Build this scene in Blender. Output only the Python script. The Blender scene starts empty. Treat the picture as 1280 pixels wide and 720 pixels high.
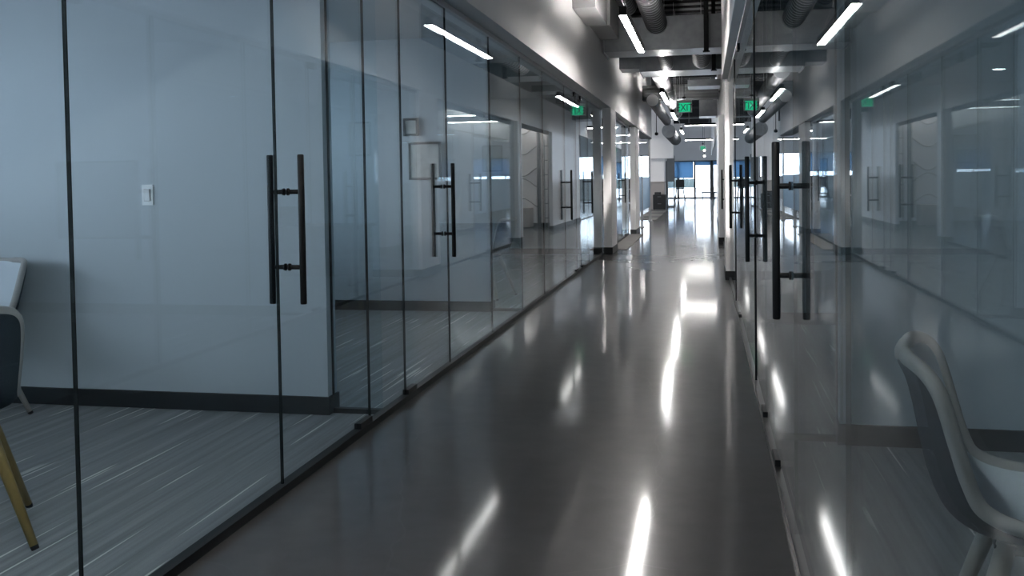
import bpy, bmesh, math, random
from mathutils import Vector, Matrix
random.seed(7)
SC = bpy.context.scene
COL = SC.collection
PI = math.pi

# ------------------------------------------------------------------ materials
def new_mat(name):
    m = bpy.data.materials.new(name); m.use_nodes = True
    nt = m.node_tree
    for n in list(nt.nodes): nt.nodes.remove(n)
    out = nt.nodes.new('ShaderNodeOutputMaterial')
    return m, nt, out

def N(nt, typ, **kw):
    n = nt.nodes.new(typ)
    for k, v in kw.items(): setattr(n, k, v)
    return n

def pbr(name, col, rough=0.6, metal=0.0, spec=0.5, var=0.08, scale=6.0, bump=0.0, bscale=80.0):
    m, nt, out = new_mat(name)
    b = N(nt, 'ShaderNodeBsdfPrincipled')
    b.inputs['Roughness'].default_value = rough
    b.inputs['Metallic'].default_value = metal
    b.inputs['Specular IOR Level'].default_value = spec
    tc = N(nt, 'ShaderNodeTexCoord')
    no = N(nt, 'ShaderNodeTexNoise'); no.inputs['Scale'].default_value = scale; no.inputs['Detail'].default_value = 4
    rp = N(nt, 'ShaderNodeMapRange')
    rp.inputs['To Min'].default_value = 1 - var; rp.inputs['To Max'].default_value = 1 + var
    mx = N(nt, 'ShaderNodeVectorMath', operation='SCALE')
    mx.inputs[0].default_value = col
    nt.links.new(tc.outputs['Object'], no.inputs['Vector'])
    nt.links.new(no.outputs['Fac'], rp.inputs['Value'])
    nt.links.new(rp.outputs['Result'], mx.inputs['Scale'])
    nt.links.new(mx.outputs['Vector'], b.inputs['Base Color'])
    if bump:
        n2 = N(nt, 'ShaderNodeTexNoise'); n2.inputs['Scale'].default_value = bscale
        bp = N(nt, 'ShaderNodeBump'); bp.inputs['Strength'].default_value = bump; bp.inputs['Distance'].default_value = 0.01
        nt.links.new(tc.outputs['Object'], n2.inputs['Vector'])
        nt.links.new(n2.outputs['Fac'], bp.inputs['Height'])
        nt.links.new(bp.outputs['Normal'], b.inputs['Normal'])
    nt.links.new(b.outputs['BSDF'], out.inputs['Surface'])
    return m

def emis(name, col, s):
    m, nt, out = new_mat(name)
    e = N(nt, 'ShaderNodeEmission'); e.inputs['Color'].default_value = (*col, 1); e.inputs['Strength'].default_value = s
    nt.links.new(e.outputs[0], out.inputs['Surface'])
    return m

def glass(name, tint, r0=0.04):
    # clear sheet glass: mirror reflection rising with the angle (Schlick), the rest passes straight through
    m, nt, out = new_mat(name)
    g = N(nt, 'ShaderNodeNewGeometry')
    d = N(nt, 'ShaderNodeVectorMath', operation='DOT_PRODUCT')
    a = N(nt, 'ShaderNodeMath', operation='ABSOLUTE')
    o = N(nt, 'ShaderNodeMath', operation='SUBTRACT'); o.inputs[0].default_value = 1.0
    p = N(nt, 'ShaderNodeMath', operation='POWER'); p.inputs[1].default_value = 5.0
    mr = N(nt, 'ShaderNodeMapRange'); mr.inputs['To Min'].default_value = r0; mr.inputs['To Max'].default_value = 1.0
    t = N(nt, 'ShaderNodeBsdfTransparent'); t.inputs['Color'].default_value = (*tint, 1)
    gl = N(nt, 'ShaderNodeBsdfGlossy'); gl.inputs['Roughness'].default_value = 0.0
    gl.inputs['Color'].default_value = (0.97, 0.99, 1, 1)
    mx = N(nt, 'ShaderNodeMixShader')
    L = nt.links.new
    L(g.outputs['Incoming'], d.inputs[0]); L(g.outputs['Normal'], d.inputs[1])
    L(d.outputs['Value'], a.inputs[0]); L(a.outputs[0], o.inputs[1]); L(o.outputs[0], p.inputs[0])
    L(p.outputs[0], mr.inputs['Value']); L(mr.outputs['Result'], mx.inputs['Fac'])
    L(t.outputs[0], mx.inputs[1]); L(gl.outputs[0], mx.inputs[2]); L(mx.outputs[0], out.inputs['Surface'])
    return m

def clear_edge():
    m, nt, out = new_mat('clear_glass_edge')
    t = N(nt, 'ShaderNodeBsdfTransparent'); t.inputs['Color'].default_value = (.86, .90, .90, 1)
    g = N(nt, 'ShaderNodeBsdfPrincipled'); g.inputs['Base Color'].default_value = (.02, .03, .03, 1); g.inputs['Roughness'].default_value = .2
    mx = N(nt, 'ShaderNodeMixShader'); mx.inputs[0].default_value = .25
    nt.links.new(t.outputs[0], mx.inputs[1]); nt.links.new(g.outputs[0], mx.inputs[2]); nt.links.new(mx.outputs[0], out.inputs['Surface'])
    return m

def concrete_floor():
    m, nt, out = new_mat('polished_concrete')
    b = N(nt, 'ShaderNodeBsdfPrincipled'); L = nt.links.new
    tc = N(nt, 'ShaderNodeTexCoord')
    n1 = N(nt, 'ShaderNodeTexNoise'); n1.inputs['Scale'].default_value = 0.9; n1.inputs['Detail'].default_value = 8; n1.inputs['Roughness'].default_value = .62
    n2 = N(nt, 'ShaderNodeTexNoise'); n2.inputs['Scale'].default_value = 9; n2.inputs['Detail'].default_value = 6
    L(tc.outputs['Object'], n1.inputs['Vector']); L(tc.outputs['Object'], n2.inputs['Vector'])
    add = N(nt, 'ShaderNodeMath', operation='MULTIPLY_ADD'); add.inputs[1].default_value = 0.45
    L(n2.outputs['Fac'], add.inputs[0]); L(n1.outputs['Fac'], add.inputs[2])
    cr = N(nt, 'ShaderNodeValToRGB')
    cr.color_ramp.elements[0].position = .30; cr.color_ramp.elements[0].color = (.032, .032, .033, 1)
    cr.color_ramp.elements[1].position = 1.0; cr.color_ramp.elements[1].color = (.070, .069, .069, 1)
    L(add.outputs[0], cr.inputs['Fac'])
    # fine hairline cracks
    vo = N(nt, 'ShaderNodeTexVoronoi', feature='DISTANCE_TO_EDGE'); vo.inputs['Scale'].default_value = .55
    nz = N(nt, 'ShaderNodeTexNoise'); nz.inputs['Scale'].default_value = 3.0; nz.inputs['Detail'].default_value = 2
    av = N(nt, 'ShaderNodeVectorMath', operation='MULTIPLY_ADD'); av.inputs[1].default_value = (.22, .22, 0)
    L(tc.outputs['Object'], nz.inputs['Vector']); L(nz.outputs['Color'], av.inputs[0]); L(tc.outputs['Object'], av.inputs[2])
    L(av.outputs['Vector'], vo.inputs['Vector'])
    lt = N(nt, 'ShaderNodeMath', operation='LESS_THAN'); lt.inputs[1].default_value = .0018
    L(vo.outputs['Distance'], lt.inputs[0])
    mx = N(nt, 'ShaderNodeMix', data_type='RGBA'); mx.inputs['B'].default_value = (.075, .075, .075, 1)
    hf = N(nt, 'ShaderNodeMath', operation='MULTIPLY'); hf.inputs[1].default_value = .35
    L(lt.outputs[0], hf.inputs[0]); L(hf.outputs[0], mx.inputs['Factor']); L(cr.outputs['Color'], mx.inputs['A'])
    L(mx.outputs['Result'], b.inputs['Base Color'])
    rr = N(nt, 'ShaderNodeMapRange'); rr.inputs['To Min'].default_value = .06; rr.inputs['To Max'].default_value = .11
    L(n1.outputs['Fac'], rr.inputs['Value']); L(rr.outputs['Result'], b.inputs['Roughness'])
    b.inputs['Specular IOR Level'].default_value = .34
    # the sealer gives a sharp sheen with a softer haze around it
    b2 = N(nt, 'ShaderNodeBsdfPrincipled'); b2.inputs['Roughness'].default_value = .31; b2.inputs['Specular IOR Level'].default_value = .34
    L(mx.outputs['Result'], b2.inputs['Base Color'])
    ms = N(nt, 'ShaderNodeMixShader'); ms.inputs[0].default_value = .33
    L(b.outputs[0], ms.inputs[1]); L(b2.outputs[0], ms.inputs[2])
    L(ms.outputs[0], out.inputs['Surface'])
    return m

def carpet():
    m, nt, out = new_mat('striped_carpet')
    b = N(nt, 'ShaderNodeBsdfPrincipled'); L = nt.links.new
    b.inputs['Roughness'].default_value = .95; b.inputs['Specular IOR Level'].default_value = .1
    tc = N(nt, 'ShaderNodeTexCoord')
    mp = N(nt, 'ShaderNodeMapping'); mp.inputs['Scale'].default_value = (26, .55, 1)
    L(tc.outputs['Object'], mp.inputs['Vector'])
    n1 = N(nt, 'ShaderNodeTexNoise'); n1.inputs['Scale'].default_value = 1; n1.inputs['Detail'].default_value = 5; n1.inputs['Roughness'].default_value = .6
    L(mp.outputs[0], n1.inputs['Vector'])
    cr = N(nt, 'ShaderNodeValToRGB')
    cr.color_ramp.elements[0].position = .33; cr.color_ramp.elements[0].color = (.24, .238, .24, 1)
    cr.color_ramp.elements[1].position = .68; cr.color_ramp.elements[1].color = (.36, .362, .37, 1)
    L(n1.outputs['Fac'], cr.inputs['Fac'])
    # thin pale dashes running with the pile
    mp2 = N(nt, 'ShaderNodeMapping'); mp2.inputs['Scale'].default_value = (48, .9, 1); mp2.inputs['Location'].default_value = (3.7, 1.3, 0)
    L(tc.outputs['Object'], mp2.inputs['Vector'])
    n2 = N(nt, 'ShaderNodeTexNoise'); n2.inputs['Scale'].default_value = 1; n2.inputs['Detail'].default_value = 0
    L(mp2.outputs[0], n2.inputs['Vector'])
    gt = N(nt, 'ShaderNodeMapRange'); gt.inputs['From Min'].default_value = .725; gt.inputs['From Max'].default_value = .76
    L(n2.outputs['Fac'], gt.inputs['Value'])
    mx = N(nt, 'ShaderNodeMix', data_type='RGBA'); mx.inputs['B'].default_value = (.75, .72, .69, 1)
    L(gt.outputs['Result'], mx.inputs['Factor']); L(cr.outputs['Color'], mx.inputs['A'])
    L(mx.outputs['Result'], b.inputs['Base Color'])
    n3 = N(nt, 'ShaderNodeTexNoise'); n3.inputs['Scale'].default_value = 260
    bp = N(nt, 'ShaderNodeBump'); bp.inputs['Strength'].default_value = .5; bp.inputs['Distance'].default_value = .004
    L(tc.outputs['Object'], n3.inputs['Vector']); L(n3.outputs['Fac'], bp.inputs['Height']); L(bp.outputs[0], b.inputs['Normal'])
    L(b.outputs[0], out.inputs['Surface'])
    return m

def wood(name, c0, c1):
    m, nt, out = new_mat(name)
    b = N(nt, 'ShaderNodeBsdfPrincipled'); L = nt.links.new
    b.inputs['Roughness'].default_value = .45
    tc = N(nt, 'ShaderNodeTexCoord'); mp = N(nt, 'ShaderNodeMapping'); mp.inputs['Scale'].default_value = (30, 30, 3)
    n1 = N(nt, 'ShaderNodeTexNoise'); n1.inputs['Scale'].default_value = 1; n1.inputs['Detail'].default_value = 5
    cr = N(nt, 'ShaderNodeValToRGB')
    cr.color_ramp.elements[0].position = .3; cr.color_ramp.elements[0].color = (*c0, 1)
    cr.color_ramp.elements[1].position = .7; cr.color_ramp.elements[1].color = (*c1, 1)
    L(tc.outputs['Object'], mp.inputs[0]); L(mp.outputs[0], n1.inputs['Vector']); L(n1.outputs['Fac'], cr.inputs[0])
    L(cr.outputs[0], b.inputs['Base Color']); L(b.outputs[0], out.inputs['Surface'])
    return m

def shade_fabric():
    m, nt, out = new_mat('blue_shade_fabric')
    t = N(nt, 'ShaderNodeBsdfTranslucent'); t.inputs['Color'].default_value = (.13, .195, .26, 1)
    d = N(nt, 'ShaderNodeBsdfDiffuse'); d.inputs['Color'].default_value = (.03, .06, .10, 1)
    a = N(nt, 'ShaderNodeAddShader')
    nt.links.new(t.outputs[0], a.inputs[0]); nt.links.new(d.outputs[0], a.inputs[1]); nt.links.new(a.outputs[0], out.inputs['Surface'])
    return m

def frosted():
    m, nt, out = new_mat('frosted_glass')
    t = N(nt, 'ShaderNodeBsdfTranslucent'); t.inputs['Color'].default_value = (.42, .55, .66, 1)
    d = N(nt, 'ShaderNodeBsdfPrincipled'); d.inputs['Base Color'].default_value = (.3, .36, .42, 1); d.inputs['Roughness'].default_value = .3
    a = N(nt, 'ShaderNodeMixShader'); a.inputs[0].default_value = .4
    nt.links.new(t.outputs[0], a.inputs[1]); nt.links.new(d.outputs[0], a.inputs[2]); nt.links.new(a.outputs[0], out.inputs['Surface'])
    return m

TINT = (.90, .955, .975)
M = dict(
    floor=concrete_floor(), carpet=carpet(), glass=glass('clear_glass', TINT), winglass=glass('window_glass', (.95, .97, 1)),
    edge=pbr('glass_edge', (.010, .014, .015), .25),
    edge2=clear_edge(),
    pil=pbr('pillar_paint', (.86, .845, .85), .75, var=.02), bulk=pbr('bulkhead_paint', (.76, .75, .75), .75, var=.03, scale=2),
    wall=pbr('office_paint', (.56, .60, .63), .8, var=.03, scale=2),
    ceil=pbr('ceiling_paint', (.66, .67, .68), .85, var=.02),
    deck=pbr('dark_roof_deck', (.025, .026, .028), .9),
    base=pbr('black_rubber_base', (.010, .012, .014), .55),
    black=pbr('black_metal', (.008, .009, .010), .5, 0, .25),
    blackp=pbr('black_plastic', (.014, .015, .017), .5),
    alu=pbr('brushed_aluminium', (.50, .50, .51), .5, 1.0),
    darkalu=pbr('dark_anodised', (.10, .10, .105), .3, 1.0),
    galv=pbr('galvanised_sheet', (.33, .35, .37), .36, 1.0, var=.25, scale=9),
    spiral=pbr('spiral_duct_steel', (.74, .75, .77), .36, .6, var=.1),
    seam_shade=pbr('duct_seam_shade', (.16, .16, .17), .5, .4, var=.1),
    greyduct=pbr('painted_duct', (.50, .50, .50), .7, var=.06),
    white=pbr('white_plastic', (.90, .90, .90), .4, var=.02),
    led=emis('led_lens', (1.0, .965, .93), 100.0),
    ledup=emis('led_up_lens', (1.0, .965, .93), 110.0),
    cove=emis('cove_led', (1.0, .95, .90), 40.0),
    down=emis('downlight_lens', (1.0, .95, .9), 30.0),
    dim=emis('downlight_dim', (1.0, .95, .9), 4.0), down2=emis('downlight_bright', (1.0, .96, .93), 70.0),
    lobby_fill=emis('lobby_fill_lens', (1.0, .95, .92), 190.0),
    bulb=emis('bulb_glow', (1.0, .93, .82), 10.0),
    green=emis('exit_green', (.02, .62, .30), .75),
    letter=pbr('exit_letter', (.30, .22, .26), .5),
    shell=pbr('dark_felt_shell', (.022, .030, .040), .85, bump=.3, bscale=300),
    inner=pbr('pale_upholstery', (.66, .70, .74), .8, bump=.2, bscale=350),
    rim=pbr('pale_rim', (.42, .39, .37), .7),
    leg=wood('ochre_wood_leg', (.30, .19, .055), (.42, .28, .09)),
    palewood=wood('pale_wood_leg', (.36, .31, .27), (.48, .43, .38)),
    brown=wood('brown_wood', (.10, .060, .042), (.17, .105, .075)),
    rubber=pbr('rubber', (.01, .01, .01), .8),
    mat=pbr('grey_mat', (.13, .125, .12), .95, var=.25, scale=3),
    matd=pbr('dark_rug', (.05, .05, .05), .95),
    shade=shade_fabric(), frost=frosted(),
    frame=pbr('dark_frame', (.045, .04, .04), .5), paper=pbr('print_paper', (.55, .55, .53), .8, var=.35, scale=14),
    screen=pbr('dark_screen', (.012, .014, .016), .15),
    beige=pbr('beige_panel', (.42, .38, .36), .7),
    hedge=pbr('hedge_leaves', (.035, .05, .05), .9, var=.5, scale=20),
    pave=pbr('pale_paving', (.75, .75, .75), .9),
    steel=pbr('grey_steel', (.20, .21, .22), .45, .6),
)

# ------------------------------------------------------------------ mesh helpers
def BM(): return bmesh.new()

def box(bm, x0, x1, y0, y1, z0, z1, mi=0):
    vs = [bm.verts.new((x, y, z)) for x in (x0, x1) for y in (y0, y1) for z in (z0, z1)]
    fs = []
    for q in ((0, 1, 3, 2), (4, 6, 7, 5), (0, 4, 5, 1), (2, 3, 7, 6), (0, 2, 6, 4), (1, 5, 7, 3)):
        f = bm.faces.new([vs[i] for i in q]); f.material_index = mi; fs.append(f)
    return fs

def frame_of(d):
    d = d.normalized(); up = Vector((0, 0, 1)) if abs(d.z) < .9 else Vector((1, 0, 0))
    a = d.cross(up).normalized(); return a, d.cross(a).normalized()

def tube(bm, pts, rads, n=16, cap=True, mi=0, closed=False):
    pts = [Vector(p) for p in pts]
    if not isinstance(rads, (list, tuple)): rads = [rads] * len(pts)
    rings = []
    k = len(pts)
    a = None
    for i, p in enumerate(pts):
        if closed: d = pts[(i + 1) % k] - pts[i - 1]
        elif i == 0: d = pts[1] - p
        elif i == k - 1: d = p - pts[-2]
        else: d = (pts[i + 1] - pts[i - 1])
        if d.length < 1e-9: d = Vector((0, 0, 1))
        d.normalize()
        if a is None: a, b = frame_of(d)
        else:
            a = a - d * a.dot(d)
            a = a.normalized() if a.length > 1e-6 else frame_of(d)[0]
            b = d.cross(a)
        rings.append([bm.verts.new(p + (a * math.cos(2 * PI * j / n) + b * math.sin(2 * PI * j / n)) * rads[i]) for j in range(n)])
    for i in range(k if closed else k - 1):
        r0, r1 = rings[i], rings[(i + 1) % k]
        for j in range(n):
            f = bm.faces.new((r0[j], r0[(j + 1) % n], r1[(j + 1) % n], r1[j])); f.smooth = True; f.material_index = mi
    if cap and not closed:
        bm.faces.new(list(reversed(rings[0]))).material_index = mi; bm.faces.new(rings[-1]).material_index = mi

def rod(bm, p0, p1, r, n=12, r1=None, mi=0): tube(bm, [p0, p1], [r, r if r1 is None else r1], n, mi=mi)

def grid(bm, rows, mi=0, flip=False, smooth=True):
    V = [[bm.verts.new(p) for p in r] for r in rows]
    for i in range(len(V) - 1):
        for j in range(len(V[0]) - 1):
            q = [V[i][j], V[i][j + 1], V[i + 1][j + 1], V[i + 1][j]]
            if flip: q.reverse()
            f = bm.faces.new(q); f.smooth = smooth; f.material_index = mi

ORG = {}
def obj(name, bm, mats, parent=None, bevel=0.0, seg=2, recentre=True):
    me = bpy.data.meshes.new(name)
    bmesh.ops.recalc_face_normals(bm, faces=bm.faces)
    if parent is None:
        if recentre:
            xs = [v.co.x for v in bm.verts]; ys = [v.co.y for v in bm.verts]; zs = [v.co.z for v in bm.verts]
            o0 = Vector(((min(xs) + max(xs)) / 2, (min(ys) + max(ys)) / 2, min(zs)))
        else: o0 = Vector((0, 0, 0))
    else: o0 = ORG[parent.name]
    bmesh.ops.translate(bm, verts=bm.verts, vec=-o0)
    bm.to_mesh(me); bm.free()
    for m in (mats if isinstance(mats, (list, tuple)) else [mats]): me.materials.append(m)
    o = bpy.data.objects.new(name, me); COL.objects.link(o)
    if parent is None: o.location = o0
    else: o.parent = parent
    ORG[o.name] = o0
    if bevel:
        md = o.modifiers.new('bevel', 'BEVEL'); md.width = bevel; md.segments = seg; md.limit_method = 'ANGLE'
    return o

def tag(o, label=None, cat=None, group=None, kind=None):
    if label: o['label'] = label
    if cat: o['category'] = cat
    if group: o['group'] = group
    if kind: o['kind'] = kind
    return o

def thing(name, loc, label, cat, group=None):
    o = bpy.data.objects.new(name, None); COL.objects.link(o); o.location = loc; o.empty_display_size = .1
    ORG[o.name] = Vector(loc)
    return tag(o, label, cat, group)

def copy_tree(o, parent=None):
    c = o.copy(); COL.objects.link(c); c.parent = parent
    for ch in list(o.children): copy_tree(ch, c)
    return c

def struct(name, mat, *boxes, label=None, bevel=0):
    bm = BM()
    for b in boxes: box(bm, *b)
    o = obj(name, bm, mat, bevel=bevel, recentre=False)
    return tag(o, label, None, None, 'structure')

# ------------------------------------------------------------------ main numbers (metres; y runs down the corridor)
XL, XR = -1.69, .295           # glass planes
BL, BR = -1.53, .205           # bulkhead faces
GT = 2.43                      # glass top
HB = 2.435                     # underside of the bulkheads
DK = 4.7                       # roof deck
YE = 58.0                      # far window wall
OXL, OXR = -5.6, 4.4           # outer walls of the offices

# ------------------------------------------------------------------ setting
struct('floor', M['floor'], (-14, OXR + .2, -4, YE + .3, -.1, 0), label='polished dark concrete floor running the length of the corridor')
struct('ceiling', M['deck'], (-14, OXR + .2, -4, YE + .3, DK, DK + .2), label='dark exposed roof deck high above the ducts')
# corrugation of the deck
bm = BM()
for k in range(100):
    y = 1 + k * .55
    box(bm, -3.2, 1.2, y, y + .26, DK - .06, DK)
tag(obj('ceiling_rib', bm, M['deck'], recentre=False), 'dark ribs of the roof deck above the corridor', None, None, 'structure')
# office carpets
def carpet_struct(name, x0, x1, y0, y1, label):
    struct(name, M['carpet'], (x0, x1, y0, y1, 0, .008), label=label)
carpet_struct('floor_carpet_left', OXL, XL - .03, -3.9, 15.4, 'grey striped carpet of the left offices')
carpet_struct('floor_carpet_right', XR + .03, OXR, -3.9, 11.6, 'grey striped carpet of the right offices')
# bulkheads
struct('wall_left_bulkhead', M['bulk'], (-1.95, BL, -3.9, 27.8, HB, DK), label='pale grey bulkhead above the left glass front')
struct('wall_right_bulkhead', M['bulk'], (BR, .7, -3.9, 11.66, HB, DK), label='pale bulkhead above the right glass front')
struct('wall_right_lintel', M['bulk'], (.34, .7, 11.66, 28, HB, 3.16), label='low lintel above the right glass beyond the first pillar')
# office ceilings
struct('ceiling_office_left', M['ceil'], (OXL, -1.95, -3.9, 15.6, 2.62, 2.72))
struct('ceiling_office_right', M['ceil'], (.7, OXR, -3.9, 11.66, 2.62, 2.72))
struct('ceiling_lobby_right', M['ceil'], (.7, OXR, 11.66, 28, 3.16, 3.26))
# outer walls, left with daylight windows
WZ0, WZ1 = 1.05, 2.50
struct('wall_left_outer', M['wall'],
       (OXL - .2, OXL, -3.9, 16, -.0, WZ0), (OXL - .2, OXL, -3.9, 16, WZ1, DK),
       *[(OXL - .2, OXL, a, b, WZ0, WZ1) for a, b in ((-3.9, .95), (3.9, 5.1), (8.0, 16))])
struct('wall_right_outer', M['wall'], (OXR, OXR + .2, -4, 28, 0, DK))
struct('wall_back', M['bulk'], (-6, OXR + .2, -4.1, -3.9, 0, DK))
struct('wall_left_far', M['bulk'], (-14.2, -14, 15.4, YE, 0, 1.0), (-14.2, -14, 15.4, YE, 3.0, DK), *[(-14.2, -14, a, b, 1.0, 3.0) for a, b in ((15.4, 18), (28, 30), (40, 42), (52, YE))])
struct('wall_left_return', M['bulk'], (-14.2, OXL - .2, 15.4, 15.6, 0, DK))
struct('wall_above_office_left', M['bulk'], (OXL - .2, -1.95, 15.45, 15.6, 2.72, DK))

def cross_wall(name, x0, x1, y0, y1, top=2.62, mat='wall', base=True):
    struct(name, M[mat], (x0, x1, y0, y1, 0, top))
    if base:
        struct('baseboard_' + name.split('wall_')[1], M['base'], (x0 - .012, x1 + .012, y0 - .012, y1 + .012, .008, .105), bevel=.004)
cross_wall('wall_office_left_first', OXL, -1.99, .70, .82)
cross_wall('wall_office_left_second', OXL, -1.99, 4.68, 4.80)
cross_wall('wall_office_left_third', OXL, -2.00, 8.62, 8.74)
cross_wall('wall_office_left_end', OXL, -1.70, 15.45, 15.6)
cross_wall('wall_office_right_first', .60, OXR, .60, .72)
cross_wall('wall_office_right_second', .60, OXR, 4.50, 4.62)
cross_wall('wall_office_right_third', .60, OXR, 8.15, 8.27)
cross_wall('wall_office_right_end', .40, OXR, 11.70, 11.86)

def pillar(name, x0, x1, y0, y1, top, label):
    struct(name, M['pil'], (x0, x1, y0, y1, 0, top), label=label, bevel=.004)
    struct('baseboard_' + name.split('wall_')[1], M['base'], (x0 - .01, x1 + .01, y0 - .01, y1 + .01, 0, .11), bevel=.003)
pillar('wall_left_pillar_first', -1.67, BL, 15.62, 16.5, HB, 'pale pillar with dark base ending the long left glass front')
pillar('wall_left_pillar_second', -1.65, BL, 21.1, 22.4, HB, 'pale pillar with dark base beyond the grey floor mat')
pillar('wall_right_pillar_first', BR + .035, .385, 11.66, 12.5, HB, 'pale pillar with dark base at the end of the right glass front')
pillar('wall_right_pillar_second', .25, .40, 18.2, 18.6, HB, 'pale pillar on the right before the lobby opening')
pillar('wall_right_pillar_third', .33, .415, 22.9, 28.0, HB, 'pale wall return on the right after the lobby opening')
# right lobby with lit white wall
struct('wall_lobby', M['pil'], (.5, OXR, 24.6, 24.8, 0, 3.16))
struct('baseboard_lobby', M['base'], (.5, OXR, 24.58, 24.6, 0, .11))
struct('wall_right_far', M['bulk'], (.7, OXR, 28, 28.2, 0, DK), (.7, OXR + .2, YE - .2, YE, 0, DK), (2.4, 2.6, 28.2, YE - .2, 0, DK), (.36, .7, 28, YE, 2.6, DK))

# far window wall with openings
WIN = [(-13.5, -11.6), (-11.4, -9.5), (-9.3, -7.4), (-7.2, -5.3), (-5.1, -2.6)]
fw = []
fw.append((-14, 4.4, YE, YE + .2, 2.68, DK))
fw.append((-14, -2.35, YE, YE + .2, 0, 1.22))
fw.append((-14, -13.5, YE, YE + .2, 1.22, 2.68)); fw.append((-2.6, -2.35, YE, YE + .2, 1.22, 2.68))
for (a, b), (c, d) in zip(WIN[:-1], WIN[1:]): fw.append((b, c, YE, YE + .2, 1.22, 2.68))
fw.append((-2.35, .40, YE, YE + .2, 2.30, 2.68)); fw.append((.40, 4.4, YE, YE + .2, 0, 2.68))
struct('wall_far', M['bulk'], *fw)
def window(n, x0, x1, z0, z1, y, along='x', mull=1, fm='steel'):
    bm = BM(); t = .06
    def bx(a0, a1, b0, b1):
        if along == 'x': box(bm, a0, a1, y, y + .08, b0, b1)
        else: box(bm, y, y + .08, a0, a1, b0, b1)
    bx(x0, x0 + t, z0, z1); bx(x1 - t, x1, z0, z1); bx(x0, x1, z0, z0 + t); bx(x0, x1, z1 - t, z1)
    for k in range(1, mull + 1):
        c = x0 + (x1 - x0) * k / (mull + 1); bx(c - .03, c + .03, z0, z1)
    o = tag(obj('window_%d' % n, bm, M[fm], recentre=False), None, None, None, 'structure')
    bm = BM()
    if along == 'x': box(bm, x0 + t, x1 - t, y + .035, y + .045, z0 + t, z1 - t)
    else: box(bm, y + .035, y + .045, x0 + t, x1 - t, z0 + t, z1 - t)
    obj('pane', bm, M['winglass'], o)
    return o
wn = 1
for (a, b) in WIN: window(wn, a, b, 1.22, 2.68, YE + .05); wn += 1
window(wn, .95, 3.9, WZ0, WZ1, OXL - .14, 'y', 2, 'white'); wn += 1
window(wn, 5.1, 8.0, WZ0, WZ1, OXL - .14, 'y', 2, 'white'); wn += 1
for a, b in ((18, 28), (30, 40), (42, 52)): window(wn, a, b, 1.0, 3.0, -14.14, 'y', 4, 'white'); wn += 1
# the glazed entrance at the end of the corridor
bm = BM()
for x in (-2.32, -1.62, -.62, .34): box(bm, x - .06, x + .06, YE + .02, YE + .12, 0, 2.30)
box(bm, -2.32, .36, YE + .02, YE + .12, 2.2, 2.30); box(bm, -2.32, .36, YE + .02, YE + .12, 0, .08)
d9 = tag(obj('door_1', bm, M['frame'], recentre=False), 'dark framed glazed entrance at the far end', None, None, 'structure')
bm = BM()
for a, b in ((-2.28, -1.66), (-1.58, -.66), (-.58, .30)): box(bm, a, b, YE + .06, YE + .07, .08, 2.2)
obj('pane', bm, M['winglass'], d9)

# roller shades
def shade(x0, x1, ztop, zbot, y, label):
    t = thing('roller_shade', ((x0 + x1) / 2, y, zbot), label, 'window shade', 'blue roller shades on the far windows')
    bm = BM(); rod(bm, (x0, y, ztop), (x1, y, ztop), .03); obj('roller', bm, M['steel'], t)
    bm = BM(); box(bm, x0 + .02, x1 - .02, y - .002, y + .002, zbot, ztop); obj('fabric', bm, M['shade'], t)
    bm = BM(); box(bm, x0 + .02, x1 - .02, y - .008, y + .008, zbot - .03, zbot); obj('hem_bar', bm, M['steel'], t)
shade(-2.26, -.68, 2.26, 1.27, YE - .06, 'blue roller shade drawn halfway down over the dark stool at the far entrance')
shade(-.60, .34, 2.26, 2.03, YE - .06, 'short blue roller shade above the bright right pane of the far entrance')
for k, (a, b) in enumerate(WIN[:4]):
    shade(a, b, 2.66, 1.55, YE - .06, ['blue roller shade over the far left window in the corner', 'blue roller shade second from the corner of the far window row',
          'blue roller shade third from the corner of the far window row', 'blue roller shade beside the bare bright far window'][k])

# outside
struct('ground_outside', M['pave'], (-30, 30, YE + .35, 110, -.25, -.12))
bm = BM(); box(bm, -12, 4, 63.6, 63.9, -.12, .55); box(bm, -12, 4, 63.55, 63.95, .55, .60)
tag(obj('garden_wall', bm, M['pave']), 'low white wall outside the far entrance', 'wall')
bm = BM()
rows = []
for i in range(8):
    rows.append([(-9 + 8.25 * j / 60, 63.5 + .5 * math.cos(i * PI / 7 - PI / 2 * 0) * (-.5) + .25 + random.uniform(-.05, .05), .601 + .62 * math.sin(i * PI / 7) ** .6 + (random.uniform(-.04, .05) if 0 < i < 7 else 0)) for j in range(61)])
grid(bm, rows); 
tag(obj('hedge', bm, M['hedge']), 'dark clipped hedge behind the left pane of the far entrance', 'hedge')

# ------------------------------------------------------------------ glass fronts
def pane_bm(x, y0, y1, z0, z1, t=.012):
    # polished edges: dark on the left front, clearer on the right one
    bm = BM()
    for f in box(bm, x - t / 2, x + t / 2, y0, y1, z0, z1):
        f.material_index = 0
    bm.normal_update()
    for f in bm.faces:
        if abs(f.normal.x) < .5: f.material_index = 1
    return bm

def glass_panel(x, y0, y1, label, z0=.03, z1=GT - .02):
    o = obj('glass_sheet', pane_bm(x, y0 + .002, y1 - .002, z0, z1), [M['glass'], M['edge'] if x < 0 else M['edge2']])
    return tag(o, label, 'glass panel', 'fixed glass panels of the ' + ('left' if x < 0 else 'right') + ' front')

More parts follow.
